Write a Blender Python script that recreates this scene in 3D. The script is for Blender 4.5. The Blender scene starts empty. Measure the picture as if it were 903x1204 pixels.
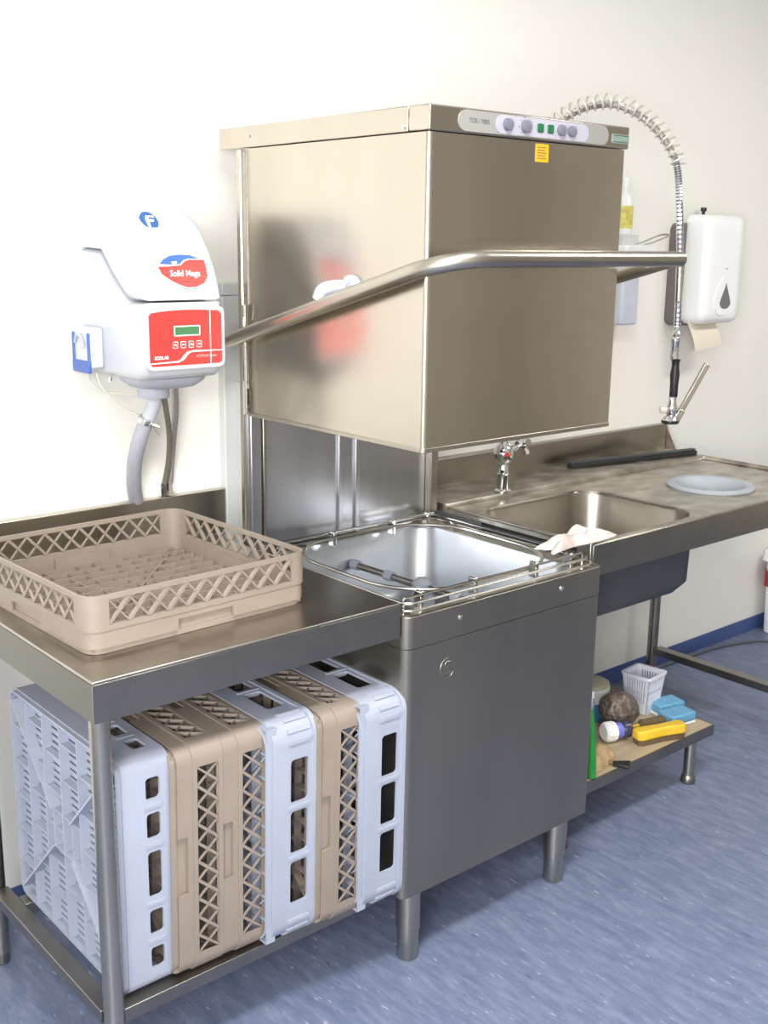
import bpy, bmesh, math, random
from mathutils import Vector, Matrix, Euler
random.seed(7)
scn = bpy.context.scene
COL = scn.collection

# ------------------------------------------------------------------ camera
F_PX = 1311.68
cam_d = bpy.data.cameras.new('camera')
cam_d.sensor_fit = 'HORIZONTAL'; cam_d.sensor_width = 36.0
cam_d.lens = F_PX * 36.0 / 903.0
cam_d.clip_start = 0.02
cam = bpy.data.objects.new('camera', cam_d); COL.objects.link(cam)
YAW, PITCH, ROLL = 0.7096, -0.2360, 0.0123
fw = Vector((math.sin(YAW)*math.cos(PITCH), math.cos(YAW)*math.cos(PITCH), math.sin(PITCH)))
rt = fw.cross(Vector((0, 0, 1))).normalized(); up = rt.cross(fw)
r2 = rt*math.cos(ROLL) + up*math.sin(ROLL); u2 = -rt*math.sin(ROLL) + up*math.cos(ROLL)
M = Matrix((r2, u2, -fw)).transposed().to_4x4()
M.translation = Vector((-1.5207, -1.6917, 1.6596))
cam.matrix_world = M
scn.camera = cam

# ------------------------------------------------------------------ exposure, world, light
scn.view_settings.view_transform = 'Standard'
scn.view_settings.look = 'None'
scn.view_settings.gamma = 1.0
scn.view_settings.use_curve_mapping = False
scn.view_settings.exposure = 0.2
world = bpy.data.worlds.new('daylight'); scn.world = world
world.use_nodes = True
bg = world.node_tree.nodes['Background']
bg.inputs[0].default_value = (0.78, 0.88, 1.0, 1); bg.inputs[1].default_value = 1.0

def area(name, loc, target, sx, sy, power, col):
    d = bpy.data.lights.new(name, 'AREA'); d.shape = 'RECTANGLE'; d.size = sx; d.size_y = sy
    d.energy = power; d.color = col
    o = bpy.data.objects.new(name, d); COL.objects.link(o); o.location = loc
    o.rotation_euler = (Vector(target) - Vector(loc)).to_track_quat('-Z', 'Y').to_euler()
    return o
ROOM = dict(x0=-2.4, x1=4.6, y0=-3.6, y1=0.83, h=2.85)
area('window_daylight', (-2.38, -1.95, 1.70), (0, -0.9, 1.60), 1.5, 1.25, 125, (1.0, 0.985, 0.96))
area('ceiling_lamp_light', (-0.6, -0.9, 2.76), (-0.6, -0.9, 0), 1.2, 0.3, 42, (1.0, 0.98, 0.95))
area('ceiling_lamp_light', (2.2, -0.9, 2.76), (2.2, -0.9, 0), 1.2, 0.3, 24, (1.0, 0.97, 0.91))

# ------------------------------------------------------------------ materials
def nn(nt, t, **kw):
    n = nt.nodes.new(t)
    for k, v in kw.items(): setattr(n, k, v)
    return n
def mat(name, col, rough=0.5, metal=0.0, var=0.0, vscale=(8, 8, 8), bump=0.0, bscale=(60, 60, 60),
        rvar=0.0, spec=0.5, trans=0.0, coat=0.0, col2=None, sss=0.0):
    m = bpy.data.materials.new(name); m.use_nodes = True
    nt = m.node_tree; b = nt.nodes['Principled BSDF']
    b.inputs['Base Color'].default_value = (*col, 1); b.inputs['Roughness'].default_value = rough
    b.inputs['Metallic'].default_value = metal; b.inputs['Specular IOR Level'].default_value = spec
    b.inputs['Transmission Weight'].default_value = trans; b.inputs['Coat Weight'].default_value = coat
    tc = nn(nt, 'ShaderNodeTexCoord')
    def noise(scale, det=4.0):
        mp = nn(nt, 'ShaderNodeMapping'); mp.inputs['Scale'].default_value = scale
        nt.links.new(tc.outputs['Object'], mp.inputs['Vector'])
        t = nn(nt, 'ShaderNodeTexNoise'); t.inputs['Scale'].default_value = 1.0; t.inputs['Detail'].default_value = det
        nt.links.new(mp.outputs[0], t.inputs['Vector']); return t
    t = noise(vscale)
    r = nn(nt, 'ShaderNodeValToRGB'); r.color_ramp.elements[0].position = 0.3; r.color_ramp.elements[1].position = 0.7
    c2 = col2 or tuple(c*(1-var) for c in col)
    r.color_ramp.elements[0].color = (*c2, 1); r.color_ramp.elements[1].color = (*col, 1)
    nt.links.new(t.outputs['Fac'], r.inputs[0]); nt.links.new(r.outputs[0], b.inputs['Base Color'])
    if rvar:
        mr = nn(nt, 'ShaderNodeMapRange'); mr.inputs['To Min'].default_value = max(0.02, rough-rvar); mr.inputs['To Max'].default_value = rough+rvar
        nt.links.new(t.outputs['Fac'], mr.inputs['Value']); nt.links.new(mr.outputs[0], b.inputs['Roughness'])
    if bump:
        t2 = noise(bscale, 2.0)
        bp = nn(nt, 'ShaderNodeBump'); bp.inputs['Strength'].default_value = bump; bp.inputs['Distance'].default_value = 0.002
        nt.links.new(t2.outputs['Fac'], bp.inputs['Height']); nt.links.new(bp.outputs[0], b.inputs['Normal'])
    return m
WALLM = mat('white_wall_paint', (0.86, 0.85, 0.805), 0.6, var=0.02, vscale=(2, 2, 2), bump=0.08, bscale=(90, 90, 90))
FARW = mat('beige_far_wall', (0.60, 0.55, 0.47), 0.7, var=0.05)
CEILM = mat('ceiling_paint', (0.8, 0.8, 0.78), 0.8, var=0.02)
SKIRT = mat('blue_vinyl_skirting', (0.07, 0.11, 0.30), 0.4, var=0.15, vscale=(30, 30, 30))
HOODS = mat('brushed_hood_steel', (0.57, 0.525, 0.455), 0.24, 1.0, var=0.10, vscale=(5, 5, 1.2), bump=0.04, bscale=(6, 6, 500), rvar=0.05)
CABS = mat('dull_cabinet_steel', (0.37, 0.345, 0.295), 0.36, 1.0, var=0.12, vscale=(5, 5, 2), bump=0.04, bscale=(6, 400, 400), rvar=0.05)
STEEL = mat('brushed_steel', (0.50, 0.47, 0.41), 0.30, 1.0, var=0.12, vscale=(6, 6, 3), bump=0.05, bscale=(6, 400, 400), rvar=0.06)
TOPST = mat('worn_worktop_steel', (0.52, 0.485, 0.43), 0.33, 1.0, var=0.25, vscale=(7, 7, 7), bump=0.05, bscale=(5, 300, 300), rvar=0.10)
APRON = mat('dull_apron_steel', (0.37, 0.345, 0.30), 0.27, 1.0, var=0.12, vscale=(6, 6, 3), rvar=0.04)
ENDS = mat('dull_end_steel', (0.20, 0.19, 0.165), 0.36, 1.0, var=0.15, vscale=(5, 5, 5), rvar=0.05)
BOWLM = mat('satin_bowl_steel', (0.36, 0.335, 0.295), 0.30, 1.0, var=0.12, rvar=0.05)
STAINED = mat('limescale_stained_steel', (0.66, 0.63, 0.57), 0.36, 1.0, col2=(0.33, 0.30, 0.26), vscale=(11, 17, 9), bump=0.05, bscale=(60, 60, 60), rvar=0.10)
TANKM = mat('pale_tank_steel', (0.56, 0.59, 0.63), 0.38, 1.0, var=0.08, rvar=0.06)
PANELS = mat('bluish_back_steel', (0.62, 0.63, 0.67), 0.30, 1.0, var=0.15, vscale=(12, 12, 1), rvar=0.06)
CHROME = mat('chrome', (0.80, 0.80, 0.80), 0.08, 1.0, var=0.05)
WIREM = mat('steel_wire', (0.62, 0.60, 0.57), 0.2, 1.0, var=0.1)
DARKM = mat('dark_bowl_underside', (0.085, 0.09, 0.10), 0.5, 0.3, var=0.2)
FRAMEM = mat('dark_steel_profile', (0.33, 0.31, 0.28), 0.38, 1.0, var=0.2, rvar=0.06)
GREYP = mat('light_grey_housing', (0.62, 0.63, 0.63), 0.45, var=0.04)
TAN = mat('tan_plastic', (0.285, 0.238, 0.198), 0.5, var=0.10, vscale=(14, 14, 14))
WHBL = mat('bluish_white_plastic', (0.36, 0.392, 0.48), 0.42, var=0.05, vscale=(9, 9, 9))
WHP = mat('white_plastic', (0.86, 0.87, 0.88), 0.30, var=0.02, coat=0.15)
WHD = mat('white_dispenser_plastic', (0.50, 0.525, 0.575), 0.33, var=0.02, coat=0.1)
GREYC = mat('grey_collar_plastic', (0.40, 0.42, 0.49), 0.45, var=0.05)
GREYK = mat('grey_knob_plastic', (0.15, 0.155, 0.20), 0.4, var=0.1)
PANELG = mat('control_panel_grey', (0.27, 0.265, 0.25), 0.4, var=0.05)
PANELW = mat('control_panel_lilac', (0.40, 0.385, 0.45), 0.4, var=0.04)
RED = mat('red_panel_print', (0.66, 0.042, 0.036), 0.35, var=0.04)
BLUEL = mat('blue_logo_print', (0.035, 0.13, 0.40), 0.35, var=0.1)
BLUEP = mat('blue_clip_plastic', (0.05, 0.12, 0.42), 0.4, var=0.1)
PRINTW = mat('white_print', (0.9, 0.9, 0.9), 0.4, var=0.02)
PRINTB = mat('dark_print', (0.05, 0.05, 0.06), 0.5, var=0.05)
PRINTL = mat('pale_red_print', (0.95, 0.55, 0.5), 0.4, var=0.05)
LCD = mat('green_display', (0.06, 0.20, 0.08), 0.25, var=0.2, vscale=(60, 60, 60))
GREENB = mat('green_button', (0.008, 0.12, 0.045), 0.4, var=0.1)
GREENPL = mat('green_grey_plate', (0.22, 0.30, 0.26), 0.35, var=0.2, vscale=(40, 40, 200))
YEL = mat('yellow_sticker', (0.66, 0.36, 0.012), 0.4, var=0.05)
YELP = mat('yellow_plastic', (0.80, 0.52, 0.03), 0.45, var=0.15, vscale=(25, 25, 25))
BLACK = mat('black_rubber', (0.018, 0.018, 0.02), 0.42, var=0.3)
HOSEG = mat('grey_hose', (0.36, 0.36, 0.42), 0.45, var=0.12, vscale=(40, 40, 3))
BRAID = mat('braided_hose', (0.50, 0.47, 0.50), 0.32, 0.7, var=0.35, vscale=(300, 300, 300), bump=0.4, bscale=(350, 350, 350))
HOSED = mat('dark_yellow_hose', (0.16, 0.16, 0.12), 0.4, var=0.3, vscale=(200, 200, 40))
WIREW = mat('cream_wire', (0.62, 0.60, 0.52), 0.5, var=0.05)
PAPER = mat('paper_towel', (0.78, 0.71, 0.60), 0.9, var=0.06, bump=0.2, bscale=(200, 200, 200))
CLOTHM = mat('white_damp_cloth', (0.66, 0.64, 0.62), 0.9, col2=(0.55, 0.46, 0.44), vscale=(16, 16, 16), bump=0.3, bscale=(300, 300, 300))
TANCL = mat('tan_cloth', (0.50, 0.36, 0.19), 0.9, col2=(0.34, 0.23, 0.12), vscale=(20, 20, 20), bump=0.3, bscale=(250, 250, 250))
SPONGE = mat('blue_sponge', (0.10, 0.30, 0.50), 0.9, col2=(0.16, 0.37, 0.54), vscale=(40, 40, 40), bump=0.5, bscale=(250, 250, 250))
SCOUR = mat('rusty_steel_wool', (0.25, 0.21, 0.18), 0.45, 0.5, col2=(0.09, 0.065, 0.05), vscale=(70, 70, 70), bump=0.8, bscale=(220, 220, 220))
WOOD = mat('pale_laminate', (0.46, 0.37, 0.24), 0.5, col2=(0.36, 0.29, 0.20), vscale=(4, 30, 4))
BASK = mat('white_basket_plastic', (0.72, 0.74, 0.84), 0.35, var=0.04)
GREENH = mat('green_handle_plastic', (0.02, 0.30, 0.05), 0.4, var=0.1)
BROWNB = mat('brown_bristles', (0.15, 0.10, 0.05), 0.8, var=0.4, vscale=(150, 150, 150))
RINGM = mat('grey_rubber_ring', (0.36, 0.395, 0.43), 0.5, var=0.06)
SPRINGM = mat('white_coated_spring', (0.74, 0.70, 0.62), 0.35, 0.25, var=0.1)
SOAPB = mat('soap_bottle_plastic', (0.55, 0.58, 0.68), 0.3, var=0.10, vscale=(20, 20, 20))
CANW = mat('white_tub_plastic', (0.74, 0.76, 0.76), 0.4, var=0.05)
CANB = mat('blue_tub_print', (0.07, 0.25, 0.50), 0.4, var=0.15)
TUBT = mat('beige_tub_lid', (0.55, 0.55, 0.42), 0.5, var=0.1)
GLASS = mat('smoked_window', (0.16, 0.15, 0.15), 0.12, var=0.05)
BINR = mat('dark_red_plastic', (0.40, 0.02, 0.03), 0.4, var=0.1)
CABLE = mat('grey_cable', (0.10, 0.12, 0.14), 0.5, var=0.1)

def floor_mat():
    m = bpy.data.materials.new('marbled_blue_vinyl'); m.use_nodes = True
    nt = m.node_tree; b = nt.nodes['Principled BSDF']
    tc = nn(nt, 'ShaderNodeTexCoord')
    def chain(scale, rot, det, rough=0.6):
        mp = nn(nt, 'ShaderNodeMapping'); mp.inputs['Scale'].default_value = scale; mp.inputs['Rotation'].default_value = (0, 0, rot)
        nt.links.new(tc.outputs['Object'], mp.inputs['Vector'])
        t = nn(nt, 'ShaderNodeTexNoise'); t.inputs['Scale'].default_value = 1; t.inputs['Detail'].default_value = det; t.inputs['Roughness'].default_value = rough
        nt.links.new(mp.outputs[0], t.inputs['Vector']); return t
    n1 = chain((38, 9, 1), 0.12, 5.0, 0.7)
    r1 = nn(nt, 'ShaderNodeValToRGB'); e = r1.color_ramp.elements
    e[0].position = 0.30; e[0].color = (0.105, 0.135, 0.225, 1)
    e[1].position = 0.72; e[1].color = (0.225, 0.255, 0.365, 1)
    e2 = e.new(0.5); e2.color = (0.155, 0.187, 0.288, 1)
    nt.links.new(n1.outputs['Fac'], r1.inputs[0])
    # pale flecks
    n2 = chain((120, 22, 1), 0.12, 2.0)
    r2_ = nn(nt, 'ShaderNodeValToRGB'); r2_.color_ramp.elements[0].position = 0.665; r2_.color_ramp.elements[1].position = 0.74
    nt.links.new(n2.outputs['Fac'], r2_.inputs[0])
    mx = nn(nt, 'ShaderNodeMix', data_type='RGBA'); mx.inputs[7].default_value = (0.42, 0.44, 0.50, 1)
    nt.links.new(r2_.outputs[0], mx.inputs[0]); nt.links.new(r1.outputs[0], mx.inputs[6])
    n3 = chain((90, 18, 1), -0.2, 2.0)
    r3 = nn(nt, 'ShaderNodeValToRGB'); r3.color_ramp.elements[0].position = 0.66; r3.color_ramp.elements[1].position = 0.74
    nt.links.new(n3.outputs['Fac'], r3.inputs[0])
    mx2 = nn(nt, 'ShaderNodeMix', data_type='RGBA'); mx2.inputs[7].default_value = (0.07, 0.10, 0.22, 1)
    nt.links.new(r3.outputs[0], mx2.inputs[0]); nt.links.new(mx.outputs[2], mx2.inputs[6])
    nt.links.new(mx2.outputs[2], b.inputs['Base Color'])
    b.inputs['Roughness'].default_value = 0.42; b.inputs['Specular IOR Level'].default_value = 0.35
    return m
FLOORM = floor_mat()

def emis(name, col, s):
    m = bpy.data.materials.new(name); m.use_nodes = True
    b = m.node_tree.nodes['Principled BSDF']
    b.inputs['Emission Color'].default_value = (*col, 1); b.inputs['Emission Strength'].default_value = s
    return m
TUBE_LIGHT = emis('lamp_diffuser', (1.0, 0.97, 0.92), 4.0)

# ------------------------------------------------------------------ mesh helpers
class MB:
    def __init__(s): s.v = []; s.f = []
    def add(s, vs, fs):
        o = len(s.v); s.v += [tuple(p) for p in vs]; s.f += [tuple(i+o for i in f) for f in fs]; return s
    def box(s, x0, x1, y0, y1, z0, z1):
        return s.add([(x0,y0,z0),(x1,y0,z0),(x1,y1,z0),(x0,y1,z0),(x0,y0,z1),(x1,y0,z1),(x1,y1,z1),(x0,y1,z1)],
                     [(0,3,2,1),(4,5,6,7),(0,1,5,4),(1,2,6,5),(2,3,7,6),(3,0,4,7)])
    def obox(s, c, ax, ay, az):  # oriented box: centre and three half vectors
        c, ax, ay, az = map(Vector, (c, ax, ay, az))
        vs = [c+i*ax+j*ay+k*az for k in (-1, 1) for i, j in ((-1,-1),(1,-1),(1,1),(-1,1))]
        return s.add(vs, [(0,3,2,1),(4,5,6,7),(0,1,5,4),(1,2,6,5),(2,3,7,6),(3,0,4,7)])
    def tube(s, pts, r, n=10, closed=False, caps=True):
        P = [Vector(p) for p in pts]; N = len(P)
        rr = r if isinstance(r, (list, tuple)) else [r]*N
        def tan(i):
            a = P[(i-1) % N] if (closed or i > 0) else P[i]
            b = P[(i+1) % N] if (closed or i < N-1) else P[i]
            t = b-a
            return t.normalized() if t.length > 1e-9 else Vector((0, 0, 1))
        T = [tan(i) for i in range(N)]
        u = T[0].orthogonal().normalized(); rings = []
        for i in range(N):
            u = (u - T[i]*u.dot(T[i]))
            if u.length < 1e-6: u = T[i].orthogonal()
            u.normalize(); w = T[i].cross(u)
            rings.append([P[i] + (u*math.cos(2*math.pi*k/n) + w*math.sin(2*math.pi*k/n))*rr[i] for k in range(n)])
        vs = [p for ring in rings for p in ring]; fs = []
        for i in range(N if closed else N-1):
            a = i*n; b = ((i+1) % N)*n
            for k in range(n): fs.append((a+k, a+(k+1) % n, b+(k+1) % n, b+k))
        if caps and not closed:
            fs.append(tuple(reversed(range(n)))); fs.append(tuple(range((N-1)*n, N*n)))
        return s.add(vs, fs)
    def lathe(s, prof, o=(0,0,0), d=(0,0,1), n=20, caps=True):   # prof: list of (radius, distance along d)
        o = Vector(o); d = Vector(d).normalized(); u = d.orthogonal().normalized(); w = d.cross(u)
        vs = []; fs = []
        for r, h in prof:
            for k in range(n):
                a = 2*math.pi*k/n; vs.append(o + d*h + (u*math.cos(a)+w*math.sin(a))*max(r, 1e-5))
        for i in range(len(prof)-1):
            for k in range(n): fs.append((i*n+k, i*n+(k+1) % n, (i+1)*n+(k+1) % n, (i+1)*n+k))
        if caps: fs.append(tuple(reversed(range(n)))); fs.append(tuple(range((len(prof)-1)*n, len(prof)*n)))
        return s.add(vs, fs)
    def prism(s, poly, f0, f1):   # poly 2D, f0/f1 map (a,b)->3D for the two ends
        n = len(poly); vs = [f0(*p) for p in poly] + [f1(*p) for p in poly]
        fs = [tuple(reversed(range(n))), tuple(range(n, 2*n))] + [(i, (i+1) % n, n+(i+1) % n, n+i) for i in range(n)]
        return s.add(vs, fs)
    def loft(s, loops, cap0=False, cap1=True):
        n = len(loops[0]); vs = [p for l in loops for p in l]; fs = []
        for i in range(len(loops)-1):
            for k in range(n): fs.append((i*n+k, i*n+(k+1) % n, (i+1)*n+(k+1) % n, (i+1)*n+k))
        if cap0: fs.append(tuple(reversed(range(n))))
        if cap1: fs.append(tuple(range((len(loops)-1)*n, len(loops)*n)))
        return s.add(vs, fs)
    def strip(s, path, t, z0, z1, closed=True):   # wall following a 2D path, thickness t to the left of travel (inwards for ccw)
        n = len(path); P = [Vector(p) for p in path]; inn = []
        for i in range(n):
            a = P[(i-1) % n] if (closed or i) else P[i]; b = P[(i+1) % n] if (closed or i < n-1) else P[i]
            d = (b-a).normalized(); inn.append(P[i] + Vector((-d.y, d.x))*t)
        g = z0 if callable(z0) else (lambda p: z0)
        vs = []
        for i in range(n):
            q = g(P[i]); vs += [(*P[i], q), (*P[i], z1), (*inn[i], z1), (*inn[i], q)]
        fs = []
        for i in range(n if closed else n-1):
            a = i*4; b = ((i+1) % n)*4
            for k in range(4): fs.append((a+k, b+k, b+(k+1) % 4, a+(k+1) % 4))
        if not closed: fs += [(0,1,2,3), (4*n-1,4*n-2,4*n-3,4*n-4)]
        return s.add(vs, fs)
    def cell(s, R, H, rad, t, mp):   # rectangle R=(u0,u1,v0,v1) with rounded hole H, thickness t; mp(u,v,w)->3D
        u0,u1,v0,v1 = R; a0,a1,b0,b1 = H; inner = []; outer = []
        cs = [(a1-rad,b1-rad,0,u1,v1), (a0+rad,b1-rad,1,u0,v1), (a0+rad,b0+rad,2,u0,v0), (a1-rad,b0+rad,3,u1,v0)]
        for cx, cy, q, ou, ov in cs:
            for k in range(5):
                an = (q + k/4)*math.pi/2; p = (cx+rad*math.cos(an), cy+rad*math.sin(an)); inner.append(p)
                vert_first = q in (0, 2)
                onv = (k < 2) if vert_first else (k > 2)      # on the vertical (u const) side
                if k == 2: outer.append((ou, ov))
                elif onv: outer.append((ou, p[1]))
                else: outer.append((p[0], ov))
        n = len(inner)
        vs = [mp(*p, 0) for p in outer] + [mp(*p, 0) for p in inner] + [mp(*p, t) for p in outer] + [mp(*p, t) for p in inner]
        fs = []
        for i in range(n):
            j = (i+1) % n
            fs += [(i, j, n+j, n+i), (2*n+i, 3*n+i, 3*n+j, 2*n+j), (n+i, n+j, 3*n+j, 3*n+i), (i, 2*n+i, 2*n+j, j)]
        return s.add(vs, fs)
    def rect(s, R, t, mp):
        u0,u1,v0,v1 = R; q = [(u0,v0),(u1,v0),(u1,v1),(u0,v1)]
        return s.add([mp(*p,0) for p in q]+[mp(*p,t) for p in q], [(0,3,2,1),(4,5,6,7),(0,1,5,4),(1,2,6,5),(2,3,7,6),(3,0,4,7)])
    def xf(s, m): s.v = [tuple(m @ Vector(p)) for p in s.v]; return s
    def mesh(s, name, m, angle=35):
        me = bpy.data.meshes.new(name); me.from_pydata(s.v, [], s.f)
        bm = bmesh.new(); bm.from_mesh(me)
        bmesh.ops.recalc_face_normals(bm, faces=bm.faces); bm.to_mesh(me); bm.free()
        me.polygons.foreach_set('use_smooth', [True]*len(me.polygons))
        me.set_sharp_from_angle(angle=math.radians(angle))
        me.materials.append(m); me.update(); return me
    def build(s, name, m, parent=None, bevel=0.0, angle=35, seg=2):
        o = bpy.data.objects.new(name, s.mesh(name, m, angle)); COL.objects.link(o)
        if parent: o.parent = parent
        if bevel:
            b = o.modifiers.new('bevel', 'BEVEL'); b.width = bevel; b.segments = seg; b.limit_method = 'ANGLE'; b.angle_limit = math.radians(40)
        return o

def rrect(hx, hy, R, cx=0, cy=0, n=6, extra=()):   # ccw rounded rectangle; extra: offsets along every straight side
    P = []
    for q, (sx, sy) in enumerate(((1,1),(-1,1),(-1,-1),(1,-1))):
        for k in range(n+1):
            a = (q + k/n)*math.pi/2
            P.append((cx+sx*(hx-R)+R*math.cos(a), cy+sy*(hy-R)+R*math.sin(a)))
        for e in extra:
            if q == 0: P.append((cx-e, cy+hy))
            if q == 1: P.append((cx-hx, cy-e))
            if q == 2: P.append((cx+e, cy-hy))
            if q == 3: P.append((cx+hx, cy+e))
    return P
def at_z(loop, z): return [(x, y, z) for x, y in loop]
def tag(o, label, cat, group=None, kind=None):
    o['label'] = label; o['category'] = cat
    if group: o['group'] = group
    if kind: o['kind'] = kind
    return o
def thing(name, label, cat, loc=(0,0,0), rot=(0,0,0), group=None):
    o = bpy.data.objects.new(name, None); COL.objects.link(o); o.empty_display_size = 0.05
    o.location = loc; o.rotation_euler = rot
    return tag(o, label, cat, group)
def struct(o): o['kind'] = 'structure'; return o
def dup(root, label, loc, rot):
    r = root.copy(); COL.objects.link(r); r.location = loc; r.rotation_euler = rot; r['label'] = label; r.scale = (1, 1, 1)
    for ch in [c for c in scn.objects if c.parent == root]:
        c = ch.copy(); COL.objects.link(c); c.parent = r
        for g in [k for k in scn.objects if k.parent == ch]:
            d = g.copy(); COL.objects.link(d); d.parent = c
    return r
def text(body, name, size, m, parent, mw, extrude=0.0003, shear=0.0, bold=0.0, align='LEFT', sx=1.0):
    c = bpy.data.curves.new(name, 'FONT'); c.body = body; c.size = size; c.extrude = extrude; c.shear = shear
    c.offset = bold; c.align_x = align; c.align_y = 'CENTER'; c.resolution_u = 3; c.space_character = 1.0
    t = bpy.data.objects.new(name+'_curve', c); COL.objects.link(t)
    bpy.context.view_layer.update()
    me = bpy.data.meshes.new_from_object(t.evaluated_get(bpy.context.evaluated_depsgraph_get()))
    bpy.data.objects.remove(t); bpy.data.curves.remove(c)
    for v in me.vertices: v.co.x *= sx
    me.transform(mw); me.materials.clear(); me.materials.append(m)
    o = bpy.data.objects.new(name, me); COL.objects.link(o); o.parent = parent; return o
def front_mw(x, y, z, tilt=0.0):   # text plane facing -Y
    return Matrix.Translation((x, y, z)) @ Matrix.Rotation(math.pi/2 + tilt, 4, 'X')
def smooth_path(pts, k=8, closed=False):   # Catmull-Rom
    P = [Vector(p) for p in pts]; n = len(P); out = []
    for i in range(n if closed else n-1):
        a = P[(i-1) % n] if closed or i > 0 else P[i]*2-P[i+1]
        b = P[i]; c = P[(i+1) % n]
        d = P[(i+2) % n] if closed or i < n-2 else c*2-b
        for j in range(k):
            t = j/k
            out.append(0.5*((2*b)+(c-a)*t+(2*a-5*b+4*c-d)*t*t+(3*b-a-3*c+d)*t**3))
    if not closed: out.append(P[-1])
    return out

# ------------------------------------------------------------------ room
X0, X1, Y0, Y1, HH = ROOM['x0'], ROOM['x1'], ROOM['y0'], ROOM['y1'], ROOM['h']
struct(MB().box(X0-.1, X1+.1, Y0-.1, Y1+.1, -.1, 0).build('floor', FLOORM))
struct(MB().box(X0-.1, X1+.1, Y0-.1, Y1+.1, HH, HH+.1).build('ceiling', CEILM))
struct(MB().box(X0-.1, X1+.1, Y1, Y1+.1, 0, HH).build('wall_back', WALLM))
struct(MB().box(X0-.1, X1+.1, Y0-.1, Y0, 0, HH).build('wall_front', FARW))
struct(MB().box(X1, X1+.1, Y0, Y1, 0, HH).build('wall_right', FARW))
WY0, WY1, WZ0, WZ1 = -2.75, -1.15, 0.98, 2.32
wf = MB(); wm = lambda u, v, w: (X0-w, u, v)
wf.rect((Y0, WY0, 0, HH), .1, wm); wf.rect((WY1, Y1, 0, HH), .1, wm); wf.rect((WY0, WY1, 0, WZ0), .1, wm); wf.rect((WY0, WY1, WZ1, HH), .1, wm)
struct(wf.build('wall_left', WALLM))
wn = MB()
for a, b, c, d in ((WY0, WY1, WZ0, WZ0+.05), (WY0, WY1, WZ1-.05, WZ1), (WY0, WY0+.05, WZ0+.05, WZ1-.05), (WY1-.05, WY1, WZ0+.05, WZ1-.05), (-1.97, -1.93, WZ0+.05, WZ1-.05)):
    wn.box(X0-.08, X0-.03, a, b, c, d)
struct(wn.build('window_1', WHP, bevel=.004))
struct(MB().box(X0, X1, Y1-.006, Y1, 0, 0.062).build('baseboard_back', SKIRT, bevel=.002))
for i, lx in enumerate((-.6, 2.2)):
    t = thing('ceiling_lamp', ('fluorescent ceiling lamp above the dish racks', 'fluorescent ceiling lamp above the far end of the sink')[i], 'lamp', (lx, -.9, HH))
    MB().box(-.62, .62, -.17, .17, -.055, 0).build('lamp_housing', WHP, t, bevel=.004)
    MB().box(-.60, .60, -.15, .15, -.062, -.056).build('lamp_diffuser', TUBE_LIGHT, t)

# ------------------------------------------------------------------ hood dishwasher
W, ZT, ZB = 0.664, 0.877, 0.196
dw = thing('dishwasher', 'tall stainless hood dishwasher between rack table and sink', 'dishwasher', (0, 0, 0))
cab = MB()
cab.strip(rrect(W/2, .325, .022, W/2, .325, n=5), .012, ZB, ZT-.075)
cab.rect((.012, W-.012, .012, .638), .006, lambda u, v, w: (u, v, ZB+.004+w))
cab.build('cabinet', CABS, dw)
MB().strip(rrect(W/2+.0012, .3262, .023, W/2, .325, n=5), .014, ZT-.074, ZT).build('upper_band', CABS, dw, bevel=.0015)
for sx in (.16, .505): MB().lathe([(.006, 0), (.006, .002), (.003, .004)], (sx, -.0012, ZT-.03), (0,-1,0), 10).build('screw', CHROME, dw)
# round emblem pressed into the front panel
em = MB()
em.tube([(.125+.022*math.cos(a), -.0002, .735+.024*math.sin(a)) for a in [math.radians(30+15*i) for i in range(21)]], .0007, 6)
em.tube(smooth_path([(.138, -.0002, .748), (.122, -.0002, .75), (.118, -.0002, .74), (.13, -.0002, .733), (.130, -.0002, .722), (.113, -.0002, .722)], 4), .0007, 6)
em.build('pressed_emblem', CABS, dw)
# tank top and well
tk = MB()
tk.cell((.014, W-.014, .012, .652), (.055, .612, .045, .622), .07, .004, lambda u, v, w: (u, v, ZT-.006-w))
tk.build('tank_rim', STEEL, dw)
L = []
for z, s, R in ((ZT-.006, 0, .07), (ZT-.014, .004, .07), (ZT-.17, .016, .075), (ZT-.20, .03, .075), (ZT-.215, .07, .07), (ZT-.216, .12, .05)):
    L.append(at_z(rrect(.2785-s, .2885-s, R, .3335, .3335, n=8), z))
MB().loft(L).build('wash_tank', TANKM, dw, angle=50)
AX, AY, AZ = .362, .345, .795
MB().lathe([(.034, ZT-.214-AZ), (.034, -.03), (.026, -.02), (.026, .012), (.014, .024)], (AX, AY, AZ), (0,0,1), 18).build('wash_arm_hub', GREYC, dw)
ad = Vector((-.075, .997, .02)).normalized()
for sg, ln in ((1, .255), (-1, .245)):
    MB().tube([Vector((AX, AY, AZ))+ad*sg*.027, Vector((AX, AY, AZ))+ad*sg*ln], .0095, 12).build('wash_arm', FRAMEM, dw)
    for k in (.12, .25):
        MB().lathe([(.0145, -.013), (.0145, .013)], Vector((AX, AY, AZ))+ad*sg*k, ad, 10).build('wash_nozzle', GREYC, dw)
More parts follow.
